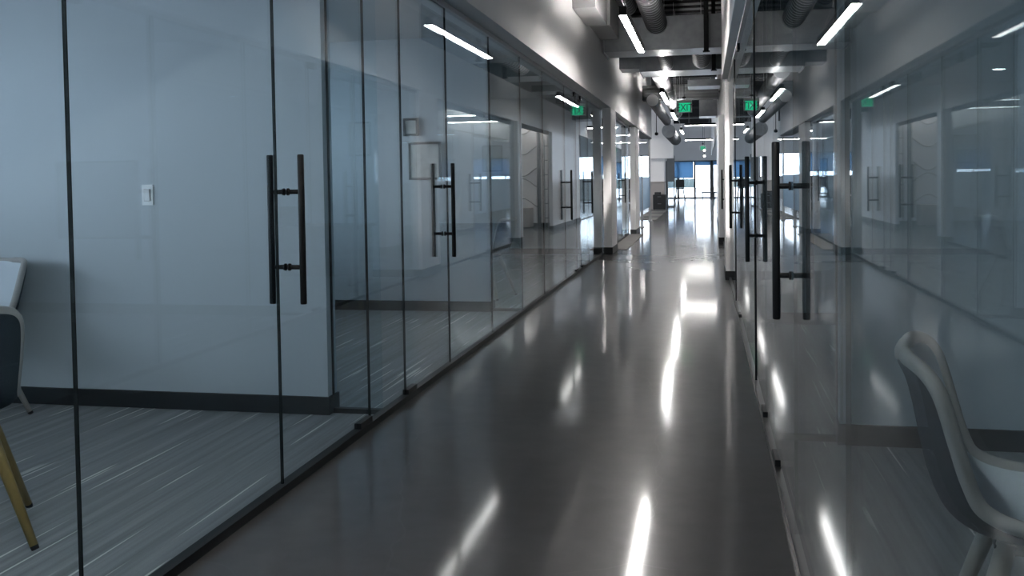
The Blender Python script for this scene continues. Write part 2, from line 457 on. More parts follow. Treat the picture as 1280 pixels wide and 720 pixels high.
def glass_door(x, y0, y1, hy, hinge, s, inward, label):
    """inward: -1 when the room lies towards -x"""
    t = thing('glass_door', (x, (y0 + y1) / 2, 0), label, 'glass door', 'glass doors of the ' + ('left' if x < 0 else 'right') + ' front')
    obj('glass_leaf', pane_bm(x, y0 + .003, y1 - .003, .012, GT - .03), [M['glass'], M['edge'] if x < 0 else M['edge2']], t)
    zc, hl = 1.062, .308
    for sd in (1, -1):
        bx = x + sd * s
        bm = BM(); tube(bm, [(bx, hy, zc - hl), (bx, hy, zc - hl + .004), (bx, hy, zc + hl - .004), (bx, hy, zc + hl)], [.011, .0135, .0135, .011], 20)
        bar = obj('pull_bar', bm, M['black'], t)
        for dz in (-.155, .155):
            bm = BM()
            rod(bm, (bx - sd * .008, hy, zc + dz), (x + sd * .006, hy, zc + dz), .0095, 16)
            rod(bm, (x + sd * .013, hy, zc + dz), (x + sd * .006, hy, zc + dz), .015, 16)
            obj('standoff', bm, M['black'], bar)
    py0, py1 = (y0 + .004, y0 + .17) if hinge == 'near' else (y1 - .17, y1 - .004)
    for z0, z1 in ((.004, .062), (GT - .085, GT - .028)):
        bm = BM(); box(bm, x - .018, x + .018, py0, py1, z0, z1)
        obj('patch_fitting', bm, M['black'], t, bevel=.003)
    return t

SL, SR = .068, .056
glass_panel(XL, -2.5, 1.0, 'left fixed glass panel nearest the camera, mostly out of view')
glass_panel(XL, 1.0, 2.246, 'left fixed glass panel in front of the two office chairs')
glass_panel(XL, 2.246, 3.49, 'left fixed glass panel showing the light switch')
glass_door(XL, 3.49, 4.50, 3.583, 'far', SL, -1, 'nearest left glass door with the largest black ladder pull')
glass_panel(XL, 4.50, 5.08, 'narrow left glass panel across the end of the switch wall')
glass_door(XL, 5.08, 6.04, 5.94, 'near', SL, -1, 'second left glass door, its pull right of the switch wall end')
glass_panel(XL, 6.04, 7.32, 'left glass panel just past the second left door pull')
glass_panel(XL, 7.32, 8.60, 'left glass panel in front of the dark chair')
glass_panel(XL, 8.60, 9.83, 'left glass panel mirroring the lit lobby wall')
glass_panel(XL, 9.83, 11.40, 'left glass panel before the third left door')
glass_door(XL, 11.40, 12.42, 11.49, 'far', SL, -1, 'third left glass door, left of a pair of distant pulls')
glass_panel(XL, 12.42, 12.86, 'narrow left glass panel between the third and fourth left doors')
glass_door(XL, 12.86, 13.74, 13.65, 'near', SL, -1, 'fourth left glass door, right of a pair of distant pulls')
glass_panel(XL, 13.74, 15.6, 'last left glass panel beside the first pale pillar')
# bay beyond the first left pillar
glass_panel(XL, 16.5, 19.3, 'left glass panel between the pillars, over the grey mat')
glass_door(XL, 19.3, 20.3, 19.42, 'far', SL, -1, 'small distant left glass door between the two pale pillars')
glass_panel(XL, 20.3, 21.1, 'left glass panel just before the second pale pillar')

glass_panel(XR, -2.5, 2.08, 'right glass panel nearest the camera, in front of the chair')
glass_panel(XR, 2.08, 3.27, 'right glass panel between the chair and the nearest right door')
glass_door(XR, 3.27, 4.20, 3.36, 'far', SR, 1, 'nearest right glass door with the biggest black ladder pull')
glass_panel(XR, 4.20, 4.85, 'narrow right glass panel between the first two right doors')
glass_door(XR, 4.85, 5.75, 5.63, 'near', SR, 1, 'second right glass door, its pull just left of the biggest pull')
glass_panel(XR, 5.75, 7.05, 'right glass panel past the second right door')
glass_panel(XR, 7.05, 8.30, 'right glass panel before the third right door')
glass_door(XR, 8.30, 9.45, 9.34, 'near', SR, 1, 'third right glass door, pull overlapping the first right pillar')
glass_panel(XR, 9.45, 11.64, 'right glass panel ending at the first right pillar')
glass_panel(.345, 12.5, 14.9, 'right glass panel beyond the first right pillar')
glass_door(.345, 14.9, 15.9, 15.0, 'far', .09, 1, 'farthest right glass door beyond the first pillar')
glass_panel(.345, 15.9, 18.2, 'right glass panel before the lobby opening')
for k in range(5):
    glass_panel(.40, 28 + k * 6, 34 + k * 6 - .1, ['first', 'second', 'third', 'fourth', 'last'][k] + ' far right glass panel on the way to the bright entrance', z1=2.58)

# tracks
struct('trim_1', M['black'], (XL - .022, XL + .022, -2.5, 15.6, 0, .034), label='black floor channel under the left glass')
struct('trim_2', M['alu'], (XL - .022, XL + .022, -2.5, 15.6, GT - .03, HB + .01), label='slim aluminium head channel above the left glass')
struct('trim_3', M['darkalu'], (XR - .020, XR + .020, -2.5, 11.64, 0, .034), label='dark glossy floor channel under the right glass')
struct('trim_4', M['alu'], (XR - .022, XR + .022, -2.5, 11.64, GT - .03, HB + .01), label='slim aluminium head channel above the right glass')
struct('trim_5', M['black'], (XL - .02, XL + .02, 16.5, 21.1, 0, .034))
struct('trim_6', M['steel'], (XL - .03, XL + .03, 16.5, 21.1, GT - .05, HB + .01))
struct('trim_7', M['black'], (.325, .365, 12.5, 18.2, 0, .034))
struct('trim_8', M['black'], (XL - .14, BL - .0, 21.1, 27.8, HB - .03, HB))
# thick black edge channels seen on the right front
struct('trim_9', M['black'], (XR - .012, XR + .012, 5.742, 5.758, .034, GT - .03))
struct('trim_10', M['black'], (XR - .012, XR + .012, 9.44, 9.462, .034, GT - .03))
# glass fins from wall ends to the fronts
def fin(n, x0, x1, y, label):
    bm = BM(); box(bm, x0 + .004, x1 - .004, y - .006, y + .006, .03, GT - .02)
    tag(obj('return_glass', bm, M['glass']), label, 'glass panel', 'glass fins closing the wall ends')
    struct('trim_%d' % n, M['black'], (x0, x1, y - .018, y + .018, .006, .034), (x0 if x0 < 0 else x1 - .008, x0 + .008 if x0 < 0 else x1, y - .008, y + .008, .1, GT))
fin(11, -1.988, XL - .012, 4.74, 'narrow glass fin at the end of the switch wall')
fin(12, -1.998, XL - .012, 8.68, 'narrow glass fin at the wall end behind the dark chair')
fin(13, XR + .012, .598, 4.56, 'narrow glass fin at the right wall end behind the nearest right door')
fin(14, XR + .012, .598, 8.21, 'narrow glass fin at the right wall end behind the third right door')

# ------------------------------------------------------------------ pendant lamps
def lamp(y0, y1, x, label, z=2.78, cy=None, cx=-.92, zc=(3.40, 3.75)):
    t = thing('linear_pendant_light', (x, (y0 + y1) / 2, z), label, 'pendant light', 'linear pendant lights along the corridor')
    w = .031
    bm = BM()
    for a in (-w - .004, w): box(bm, x + a, x + a + .004, y0, y1, z, z + .085)
    for a in (y0 - .004, y1): box(bm, x - w - .004, x + w + .004, a, a + .004, z, z + .085)
    box(bm, x - w, x + w, y0, y1, z + .03, z + .055)
    obj('housing', bm, M['black'], t)
    bm = BM(); box(bm, x - w - .002, x + w + .002, y0, y1, z - .003, z + .004); obj('lens', bm, M['led'], t)
    bm = BM(); box(bm, x - w, x + w, y0, y1, z + .066, z + .076); obj('upper_lens', bm, M['ledup'], t)
    for y in (cy or (y0 + .25, y1 - .25)):
        bm = BM(); tube(bm, [(x, y, z + .05), (x, y, z + .12), (cx, y, zc[0] - .05), (cx, y, DK - .05)], .003, 8)
        rod(bm, (x, y, z + .05), (x, y, z + .12), .008, 8)
        obj('suspension_cable', bm, M['alu'], t)
LX = -.745
lamp(-.4, 2.25, LX, 'linear pendant light overhead, above the top of the frame')
lamp(8.85, 11.48, LX, 'largest white linear pendant light, in front of the first cross duct')
lamp(17.0, 19.6, LX, 'second linear pendant light, glowing under the second round duct', cy=(18.5, 19.4), cx=-.58, zc=(3.0, 3))
lamp(22.4, 25.0, LX, 'third linear pendant light, beside the exit sign', cx=-.58, zc=(3.0, 3))
lamp(30.5, 33.1, LX, 'fourth and farthest of the lengthwise pendant lights')

def cross_lamp(x0, x1, y, z, label):
    t = thing('linear_pendant_light', ((x0 + x1) / 2, y, z), label, 'pendant light', 'crosswise linear lights')
    bm = BM(); box(bm, x0, x1, y - .04, y + .04, z + .012, z + .08); obj('housing', bm, M['black'], t)
    bm = BM(); box(bm, x0 + .01, x1 - .01, y - .036, y + .036, z, z + .012); obj('lens', bm, M['led'], t)
    for x in (x0 + .15, x1 - .15):
        bm = BM(); rod(bm, (x, y, z + .06), (x, y, DK - .02), .003, 8); obj('suspension_cable', bm, M['alu'], t)
cross_lamp(-.62, .33, 30.0, 2.88, 'crosswise linear light right of the exit sign')
cross_lamp(-.85, .33, 42.0, 2.90, 'crosswise linear light farther back, above the far exit sign')
cross_lamp(-10.5, -8.0, 40.0, 3.0, 'crosswise linear light in the open office, farthest left')
cross_lamp(-7.0, -4.5, 34.0, 3.0, 'crosswise linear light in the open office, middle')
cross_lamp(-5.0, -2.8, 46.0, 3.0, 'crosswise linear light in the open office, deepest')
cross_lamp(-4.6, -2.6, 25.0, 3.0, 'crosswise linear light in the open office, nearest the mat')

cross_lamp(-3.4, -2.35, 36.9, 2.95, 'added crosswise fill light brightening the white reception wall')  # this and the next: hidden lamps added to brighten the reception end
cross_lamp(-3.4, -2.3, 31.0, 2.95, 'added crosswise fill light between the bulkhead end and the reception wall')
def fill_spot(x, y, z, tx, ty, tz, label, power, cone):  # unseen fill lamps, added to brighten the pale pillars
    t = thing('fill_spotlight', (x, y, z), label, 'spotlight', 'added fill spotlights above the frame')
    p = Vector((x, y, z)); d = (Vector((tx, ty, tz)) - p).normalized()
    bm = BM(); tube(bm, [p - d * .16, p - d * .15, p - d * .01, p], [.03, .05, .055, .055], 20, cap=False); bmesh.ops.holes_fill(bm, edges=[e for e in bm.edges if e.is_boundary and (e.verts[0].co - (p - d * .16)).length < .06]); obj('can', bm, M['black'], t)
    bm = BM(); tube(bm, [p - d * .03, p - d * .025], .05, 20); obj('lens', bm, M['down'], t)
    bm = BM(); rod(bm, p - d * .1, (x, y - .02, DK), .012, 8); obj('stem', bm, M['black'], t)
    li = bpy.data.lights.new('spot', 'SPOT'); li.energy = power; li.spot_size = math.radians(cone); li.spot_blend = .8; li.shadow_soft_size = .05; li.color = (1, .95, .91)
    o = bpy.data.objects.new('spot', li); o.parent = t; o.location = d * .01
    o.rotation_euler = d.to_track_quat('-Z', 'Y').to_euler(); COL.objects.link(o)
fill_spot(-.35, 7.0, 3.95, -1.58, 15.7, 1.2, 'added fill spotlight above the frame brightening the left pillars', 4600, 13)
fill_spot(-.25, 5.2, 3.95, .3, 11.8, 1.2, 'added fill spotlight above the frame brightening the right pillar', 4200, 12)
# lamps inside the offices
def downlight(x, y, label, z=2.62, lens='down'):
    t = thing('downlight', (x, y, z - .006), label, 'ceiling light', 'recessed downlights')
    bm = BM()
    ro, ri = .085, .066
    rows = [[(x + r * math.cos(2 * PI * j / 32), y + r * math.sin(2 * PI * j / 32), zz) for j in range(33)] for r, zz in ((ro, z), (ro, z - .006), (ri, z - .006), (ri, z))]
    grid(bm, rows); obj('trim_ring', bm, M['white'], t)
    bm = BM(); rod(bm, (x, y, z - .003), (x, y, z - .001), ri, 32); obj('lens', bm, M[lens], t)
downlight(1.20, 6.42, 'recessed downlight mirrored in the top of the left glass')
downlight(2.7, 6.42, 'recessed downlight deeper in the second right office')
downlight(1.6, 10.0, 'recessed downlight over the brown desk', lens='down2')
downlight(1.9, 2.0, 'recessed downlight in the right office with the chair', lens='dim')
downlight(-3.2, 10.4, 'recessed downlight in the left room with the dark chair', lens='down2')
downlight(-3.2, 13.4, 'recessed downlight at the far end of the left meeting room', lens='down2')
downlight(-3.4, 6.7, 'recessed downlight in the second left office', lens='down2')
downlight(1.15, 23.3, 'added fill downlight before the lit lobby wall, nearer the corridor', z=3.16, lens='lobby_fill')  # both lobby downlights are added to brighten the lobby wall
downlight(2.3, 23.3, 'added fill downlight before the lit lobby wall, farther in', z=3.16, lens='lobby_fill')
downlight(-3.4, 2.2, 'recessed downlight in the first left office')

# ------------------------------------------------------------------ ducts
def rect_duct(x0, x1, y0, y1, z0, z1, mat, label, flange=True, name='rectangular_duct', group='rectangular ducts'):
    t = thing(name, ((x0 + x1) / 2, (y0 + y1) / 2, z0), label, 'duct', group)
    bm = BM(); box(bm, x0, x1, y0, y1, z0, z1); obj('duct_body', bm, M[mat], t, bevel=.006)
    if flange:
        n = max(1, int((x1 - x0) / 1.2))
        for k in range(n + 1):
            x = x0 + .02 + (x1 - x0 - .04) * k / n
            bm = BM()
            e = .022
            for b in ((y0 - e, y0, z0 - e, z1 + e), (y1, y1 + e, z0 - e, z1 + e), (y0, y1, z0 - e, z0), (y0, y1, z1, z1 + e)):
                box(bm, x - .012, x + .012, *b)
            obj('flange', bm, M[mat], t)
    return t
rect_duct(-1.52, .62, 14.3, 15.05, 3.18, 3.68, 'galv', 'large galvanised cross duct, the nearer of two')
rect_duct(-1.15, .62, 17.15, 18.1, 3.18, 3.66, 'galv', 'second galvanised cross duct behind the nearer one')
rect_duct(-1.529, -1.25, 11.1, 12.4, 3.28, 3.9, 'greyduct', 'pale duct box sticking out of the left bulkhead, upper one', False, 'duct_box', 'duct boxes')
rect_duct(-1.529, -1.25, 12.8, 14.1, 3.34, 3.95, 'greyduct', 'darker duct box on the left bulkhead before the cross duct', False, 'duct_box', 'duct boxes')
rect_duct(-1.529, -1.16, 17.3, 17.9, 3.26, 3.5, 'galv', 'short duct branch linking the bulkhead to the second cross duct', False, 'duct_box', 'duct boxes')
rect_duct(-.35, .33, 20.2, 21.0, 3.18, 3.32, 'galv', 'flat bright air diffuser behind the second cross duct', False, 'duct_box', 'duct boxes')
rect_duct(-.15, .33, 26.5, 27.5, 2.95, 3.4, 'galv', 'grey duct box hanging behind the exit sign', False, 'duct_box', 'duct boxes')

def spiral_duct(pts, r, label, mat='spiral', pitch=.17, n=32, capped=True):
    """pts: polyline with ribs along it"""
    P = [Vector(p) for p in pts]; path = []; rr = []
    for a, b in zip(P[:-1], P[1:]):
        L = (b - a).length; k = max(2, int(L / pitch))
        for i in range(k):
            for f, q in ((0, r), (.56, r), (.64, r + .012), (.92, r + .012)):
                path.append(a.lerp(b, (i + f) / k)); rr.append(q)
    path.append(P[-1]); rr.append(r)
    t = thing('spiral_duct', (P[0].x, P[0].y, P[0].z - r), label, 'duct', 'round spiral ducts')
    bm = BM(); tube(bm, path, rr, n); bm.faces.ensure_lookup_table()
    for i, f in enumerate(bm.faces):
        if (i // n) % 4 in (1, 2) and i < (len(path) - 1) * n: f.material_index = 1     # lock seams coloured darker to stand in for the ribs' shading
    obj('duct_body', bm, [M[mat], M['seam_shade']], t)
    d = (P[-1] - P[0]).normalized()
    for p in (P[0], P[-1]):
        bm = BM(); rod(bm, p - d * .03, p + d * .03, r + .014, n); obj('collar', bm, M[mat], t)
    # hanger straps
    mid = P[0].lerp(P[-1], .5)
    if abs(d.z) < .3:
        bm = BM(); tube(bm, [mid + Vector((0, 0, r + .012)), (mid.x, mid.y, DK - .02)], .004, 8); obj('hanger', bm, M['alu'], t)
    return t
spiral_duct([(-.70, 7.6, 3.57), (-.70, 14.24, 3.57)], .150, 'shiny ribbed round duct running into the nearer cross duct')
spiral_duct([(-1.10, 7.6, 3.80), (-1.10, 14.0, 3.80)], .115, 'dim round duct beside the shiny ribbed one', 'galv')
spiral_duct([(-.66, 15.1, 3.30), (-.66, 17.1, 3.30)], .105, 'short round duct between the two cross ducts')
spiral_duct([(-.05, 15.1, 3.36), (-.05, 17.1, 3.36)], .145, 'short wide round duct right of centre between the cross ducts')
spiral_duct([(-.83, 18.16, 3.235), (-.83, 28.9, 3.235)], .15, 'brightly lit round duct above the second pendant light')
spiral_duct([(-1.13, 21.0, 2.98), (-1.13, 29.0, 2.98)], .115, 'slimmer round duct along the left bulkhead')
spiral_duct([(-1.12, 30.0, 2.74), (-1.12, 37.0, 2.74)], .20, 'distant round duct with a dark end, beyond the bulkhead', 'galv')
# cross beam and pipes
bm = BM()
for k in range(5): box(bm, -1.52, .34, 23.6 + .02 * (k % 2), 24.0 - .02 * (k % 2), 3.20 + k * .075, 3.20 + (k + .55) * .075)
box(bm, -1.52, .34, 23.66, 23.9, 3.20, 3.57)
tag(obj('cross_beam', bm, M['steel']), 'ribbed grey cross beam behind the second cross duct', 'beam')
for x, y, label in ((.03, 14.1, 'dark hanger strap in front of the nearer cross duct'), (.16, 16.6, 'dark hanger strap between the two cross ducts')):
    bm = BM(); box(bm, x - .035, x + .035, y - .02, y + .02, 3.10, DK - .01); box(bm, x - .05, x + .05, y - .03, y + .03, 3.09, 3.11)
    tag(obj('duct_hanger', bm, M['black']), label, 'hanger', 'duct hangers')
for z, y, label in ((4.25, 12.6, 'thin grey pipe crossing above the nearer cross duct'), (3.75, 28, 'thin grey pipe crossing behind the exit sign'), (3.5, 36, 'thin grey pipe crossing far behind the exit sign')):
    bm = BM(); rod(bm, (-1.5, y, z), (.6, y, z), .03, 12)
    tag(obj('sprinkler_pipe', bm, M['steel']), label, 'pipe', 'cross pipes')
# joists over the corridor
for k, y in enumerate((9.5, 20.5, 29, 35, 41, 47, 53)):
    bm = BM(); x0, x1 = (-1.5, .2) if y < 11 else ((-1.5, .6) if y < 28 else (-13.9, .6))
    box(bm, x0, x1, y - .09, y + .09, DK - .08, DK - .06); box(bm, x0, x1, y - .09, y + .09, DK - .42, DK - .40); box(bm, x0, x1, y - .01, y + .01, DK - .42, DK - .06)
    tag(obj('ceiling_joist_%d' % (k + 1), bm, M['deck'], recentre=False), None, None, None, 'structure')

# ------------------------------------------------------------------ exit signs
def exit_sign(x, y, z, w, h, label, drop=None):
    t = thing('exit_sign', (x, y, z), label, 'exit sign', 'green exit signs')
    bm = BM(); box(bm, x - w / 2, x + w / 2, y, y + .05, z, z + h); obj('sign_case', bm, M['white'], t, bevel=.004)
    bm = BM(); box(bm, x - w * .34, x + w * .40, y - .004, y, z + h * .06, z + h * .80); obj('green_panel', bm, M['green'], t)
    cu = bpy.data.curves.new('exit_text', 'FONT'); cu.body = 'EXIT'; cu.size = h * .80; cu.align_x = 'CENTER'; cu.extrude = .002
    f0 = bpy.data.objects.new('exit_text', cu); COL.objects.link(f0); bpy.context.view_layer.update()
    me = bpy.data.meshes.new_from_object(f0.evaluated_get(bpy.context.evaluated_depsgraph_get())); bpy.data.objects.remove(f0)
    me.materials.clear(); me.materials.append(M['letter'])
    ft = bpy.data.objects.new('exit_lettering', me); COL.objects.link(ft)
    ft.parent = t; ft.location = (w * .03, -.007, h * .15); ft.rotation_euler = (PI / 2, 0, 0); ft.scale = (.84, 1, 1)
    bm = BM(); rod(bm, (x, y + .025, z + h), (x, y + .025, z + h + (drop or .4)), .008, 8); rod(bm, (x, y + .025, z + h + .05), (x, y + .025, z + h + .09), .045, 12)
    obj('stem', bm, M['black'], t)
exit_sign(-.46, 21.9, 2.75, .35, .275, 'green EXIT sign hanging beside the second pendant light', 1.7)
exit_sign(-.10, 45, 2.55, .32, .22, 'small far green EXIT sign above the bright entrance', 2.0)
# two small bare bulbs near the far exit sign
t = thing('pendant_bulb', (-.03, 44, 2.2), 'pair of small glowing bulbs on one cord above the far entrance', 'pendant light')
for z in (2.50, 2.24):
    bm = BM(); bmesh.ops.create_uvsphere(bm, u_segments=16, v_segments=10, radius=.05, matrix=Matrix.Translation((-.03, 44, z))); obj('bulb', bm, M['bulb'], t)
bm = BM(); rod(bm, (-.03, 44, 2.24), (-.03, 44, DK - .02), .006, 8); rod(bm, (-.03, 44, 2.29), (-.03, 44, 2.34), .018, 10); rod(bm, (-.03, 44, 2.55), (-.03, 44, 2.6), .018, 10); obj('cord', bm, M['black'], t)
# hanging camera rod
t = thing('ceiling_camera', (-1.35, 27, 2.47), 'small dark camera on a thin rod by the left bulkhead end', 'camera')
bm = BM(); rod(bm, (-1.35, 27, 2.55), (-1.35, 27, DK - .02), .010, 8); obj('rod', bm, M['black'], t)
bm = BM(); tube(bm, [(-1.35, 27, 2.56), (-1.35, 27, 2.54), (-1.35, 27, 2.49), (-1.35, 27, 2.47)], [.03, .05, .05, .02], 16); obj('camera_head', bm, M['black'], t)

# ------------------------------------------------------------------ light switch
t = thing('light_switch', (-3.03, 4.68, 1.14), 'white rocker light switch on the blue-grey wall of the first left office', 'light switch')
bm = BM(); box(bm, -3.065, -2.995, 4.673, 4.681, 1.142, 1.257); obj('plate', bm, M['white'], t, bevel=.003)
bm = BM(); box(bm, -3.049, -3.011, 4.670, 4.674, 1.165, 1.234); obj('bezel', bm, M['alu'], t, bevel=.001)
bm = BM(); grid(bm, [[(-3.046, 4.669, 1.168), (-3.014, 4.669, 1.168)], [(-3.046, 4.667, 1.2), (-3.014, 4.667, 1.2)], [(-3.046, 4.662, 1.231), (-3.014, 4.662, 1.231)]], smooth=False)
box(bm, -3.046, -3.014, 4.668, 4.672, 1.168, 1.231); obj('rocker', bm, M['white'], t)

# ------------------------------------------------------------------ chairs
def make_chair(name, label, legmat):
    t = thing(name, (0, 0, 0), label, 'chair', 'shell chairs')
    # centre profile: seat front lip -> seat -> back (y forward, z up)
    prof = [(.235, .425), (.215, .452), (.15, .455), (.05, .440), (-.06, .430), (-.140, .438), (-.195, .475), (-.225, .550), (-.243, .640), (-.258, .730), (-.274, .800), (-.292, .838)]
    wid = [.205, .215, .220, .222, .220, .214, .212, .217, .225, .230, .226, .208]
    prof = [(y, .838 - (.838 - z) * .87) for y, z in prof]
    lift = [.003, .012, .022, .034, .046, .058, .064, .064, .060, .054, .048, .042]
    # resample smoothly
    def cat(v, u):
        n = len(v) - 1; x = u * n; i = min(int(x), n - 1); f = x - i
        p0, p1, p2, p3 = v[max(i - 1, 0)], v[i], v[i + 1], v[min(i + 2, n)]
        return .5 * ((2 * p1) + (-p0 + p2) * f + (2 * p0 - 5 * p1 + 4 * p2 - p3) * f * f + (-p0 + 3 * p1 - 3 * p2 + p3) * f ** 3)
    NV, NU = 72, 24
    def S(u, v):
        y = cat([p[0] for p in prof], v); z = cat([p[1] for p in prof], v)
        y2 = cat([p[0] for p in prof], min(v + .01, 1)); z2 = cat([p[1] for p in prof], min(v + .01, 1))
        y1 = cat([p[0] for p in prof], max(v - .01, 0)); z1 = cat([p[1] for p in prof], max(v - .01, 0))
        d = Vector((0, y2 - y1, z2 - z1)).normalized(); nrm = Vector((0, d.z, -d.y))
        if nrm.dot(Vector((0, .6, 1))) < 0: nrm = -nrm
        w = cat(wid, v); l = cat(lift, v)
        cu = abs(u)
        a = max(0, (v - .84) / .16); b = max(0, (.12 - v) / .12)   # rounded top and front corners
        q = max(a, b); w *= 1 - .62 * (1 - math.sqrt(max(0, 1 - q ** 2.6))); l *= 1 - .75 * q ** 2
        sh = 0.0
        return Vector((w * math.sin(u * PI / 2 * .92) / math.sin(PI / 2 * .92), y, z)) + nrm * l * cu ** 2.6 - d * sh
    def Nn(u, v):
        y2 = cat([p[0] for p in prof], min(v + .02, 1)); z2 = cat([p[1] for p in prof], min(v + .02, 1))
        y1 = cat([p[0] for p in prof], max(v - .02, 0)); z1 = cat([p[1] for p in prof], max(v - .02, 0))
        d = Vector((0, y2 - y1, z2 - z1)).normalized(); nrm = Vector((0, d.z, -d.y))
        if nrm.dot(Vector((0, .6, 1))) < 0: nrm = -nrm
        sl = cat(lift, v) * 2.6 * abs(u) ** 1.6 / cat(wid, v)
        return (nrm - Vector((1 if u > 0 else -1, 0, 0)) * sl).normalized()
    T = .028
    us = [-1 + 2 * i / NU for i in range(NU + 1)]; vs = [.5 - .5 * math.cos(PI * j / NV) for j in range(NV + 1)]
    bm = BM(); grid(bm, [[S(u, v) for u in us] for v in vs]); obj('inner_upholstery', bm, M['inner'], t)['label'] = 'pale inner upholstery'
    bm = BM(); grid(bm, [[S(u, v) - Nn(u, v) * T for u in us] for v in vs]); obj('outer_shell', bm, M['shell'], t)['label'] = 'dark outer shell'
    loop = [(-1, v) for v in vs] + [(u, 1) for u in us[1:]] + [(1, v) for v in reversed(vs[:-1])] + [(u, 0) for u in reversed(us[1:-1])]
    bm = BM(); tube(bm, [S(u, v) - Nn(u, v) * T / 2 for u, v in loop], T / 2 + .003, 10, closed=True); obj('rim', bm, M['rim'], t)['label'] = 'pale rounded rim'
    # underseat mount
    bm = BM(); box(bm, -.14, .14, -.12, .15, .428, .450); obj('seat_mount', bm, M['black'], t, bevel=.008)
    for sx in (-1, 1):
        for sy in (-1, 1):
            top = Vector((sx * .125, .02 + sy * .115, .450)); bot = Vector((sx * .262, .015 + sy * .245, .012))
            bm = BM(); tube(bm, [top, top.lerp(bot, .3), bot], [.021, .020, .0135], 16)
            lg = obj('leg', bm, legmat, t); lg['label'] = 'round tapered wooden leg'
            bm = BM(); dd = (bot - top).normalized(); tube(bm, [bot - dd * .002, bot + dd * .0125], [.0138, .0125], 16); obj('foot', bm, M['rubber'], lg)
    return t
ch = make_chair('shell_chair', 'dark shell chair with ochre legs at the left edge, its back to the camera', M['leg'])
ch.location = (-2.615, 2.775, .008); ch.rotation_euler = (0, 0, math.radians(41))
c2 = make_chair('shell_chair', 'pale fronted shell chair facing the camera at the left edge, behind the dark one', M['palewood'])
c2.location = (-3.955, 4.305, .008); c2.rotation_euler = (0, 0, math.radians(165))
c3 = copy_tree(c2); c3['label'] = 'shell chair seen from behind through the right glass at lower right'
c3.location = (.745, 2.25, .008); c3.rotation_euler = (0, 0, math.radians(-102))
c4 = copy_tree(c2); c4['label'] = 'distant dark shell chair behind the left glass, beside the wall end'
c4.location = (-2.30, 9.72, .008); c4.rotation_euler = (0, 0, math.radians(80))

# ------------------------------------------------------------------ pictures, desk, display
def picture(x0, x1, y, z0, z1, label, t=.025, b=.022):
    r = thing('framed_picture', ((x0 + x1) / 2, y, z0), label, 'picture', 'framed pictures')
    bm = BM()
    box(bm, x0, x1, y - t, y, z0, z0 + b); box(bm, x0, x1, y - t, y, z1 - b, z1); box(bm, x0, x0 + b, y - t, y, z0 + b, z1 - b); box(bm, x1 - b, x1, y - t, y, z0 + b, z1 - b)
    obj('frame', bm, M['frame'], r, bevel=.002)
    bm = BM(); box(bm, x0 + b, x1 - b, y - .012, y - .004, z0 + b, z1 - b); obj('print', bm, M['paper'], r)
picture(-2.78, -2.46, 8.61, 1.27, 1.63, 'thin framed picture on the wall of the second left office')
picture(-2.83, -2.68, 8.61, 1.69, 1.86, 'small framed picture up and left of the other in the second left office')
picture(.92, 1.22, 11.69, 1.60, 2.05, 'dark framed picture mirrored beside the end of the switch wall')
picture(1.95, 2.5, 24.59, 1.5, 2.2, 'dark framed picture on the lit lobby wall')

t = thing('wall_display', (2.4, 8.14, .75), 'dark wall display mirrored faintly in the near left glass', 'screen')
bm = BM(); box(bm, 1.98, 2.86, 8.09, 8.14, .74, 1.50); obj('casing', bm, M['blackp'], t, bevel=.006)
bm = BM(); box(bm, 2.0, 2.84, 8.084, 8.09, .76, 1.48); obj('screen', bm, M['screen'], t)

t = thing('wooden_desk', (1.45, 10.9, .008), 'brown wooden desk mirrored in the left glass beside the switch wall', 'desk')
bm = BM(); box(bm, .75, 2.3, 10.55, 11.35, .70, .735); obj('desktop', bm, M['brown'], t, bevel=.004)
bm = BM(); box(bm, .82, 2.24, 10.62, 10.645, .12, .70); obj('front_panel', bm, M['brown'], t)
for x in (.80, 2.22):
    bm = BM(); box(bm, x, x + .04, 10.58, 11.32, .008, .70); obj('side_panel', bm, M['brown'], t)
t = thing('laptop', (1.7, 10.9, .735), 'small dark laptop on the brown desk', 'laptop')
bm = BM(); box(bm, 1.53, 1.87, 10.85, 11.08, .7355, .752); obj('keyboard_base', bm, M['blackp'], t, bevel=.003)
bm = BM(); grid(bm, [[(1.53, 10.85, .752), (1.87, 10.85, .752)], [(1.53, 10.79, .97), (1.87, 10.79, .97)]]); grid(bm, [[(1.53, 10.842, .752), (1.87, 10.842, .752)], [(1.53, 10.782, .97), (1.87, 10.782, .97)]]); obj('screen_lid', bm, M['blackp'], t)

# lobby wall: wire sculpture, truss, low cabinet, cove light
def truss(x, y, label, w=.16, thick=.022, h=2.7):
    t = thing('lattice_truss', (x, y, 0), label, 'truss', 'steel lattice trusses in the lobby')
    for a in (0, w):
        bm = BM(); rod(bm, (x + a, y, 0), (x + a, y, h), thick, 10); obj('upright', bm, M['steel'], t)
    k = int(h / .38)
    for i in range(k):
        bm = BM(); z = .25 + i * .38; tube(bm, [(x, y, z), (x + w, y, z), ], .012, 8); obj('rung', bm, M['steel'], t)
truss(.69, 24.4, 'slim ladder-like steel truss near the lobby corner', .10, .014, 2.75)
truss(.895, 24.3, 'thicker steel lattice truss in front of the lit lobby wall', .05, .028, 2.7)
for k in range(5):
    z0 = (.64, 1.17, 1.48, 2.05, 2.60)[k]; bm = BM(); s = -1 if k < 2 else 1
    tube(bm, [(.93 + .85 * i / 24, 24.588, z0 + s * .12 * math.cos(i / 24 * 2 * PI * .9)) for i in range(25)], .013, 8)
    tag(obj('wavy_wire', bm, M['steel']), ['lowest wavy wire on the lit lobby wall', 'second wavy wire from the floor on the lobby wall', 'middle wavy wire on the lit lobby wall', 'second wavy wire from the top on the lobby wall', 'topmost wavy wire on the lit lobby wall'][k], 'wall sculpture', 'wavy wires on the lobby wall')
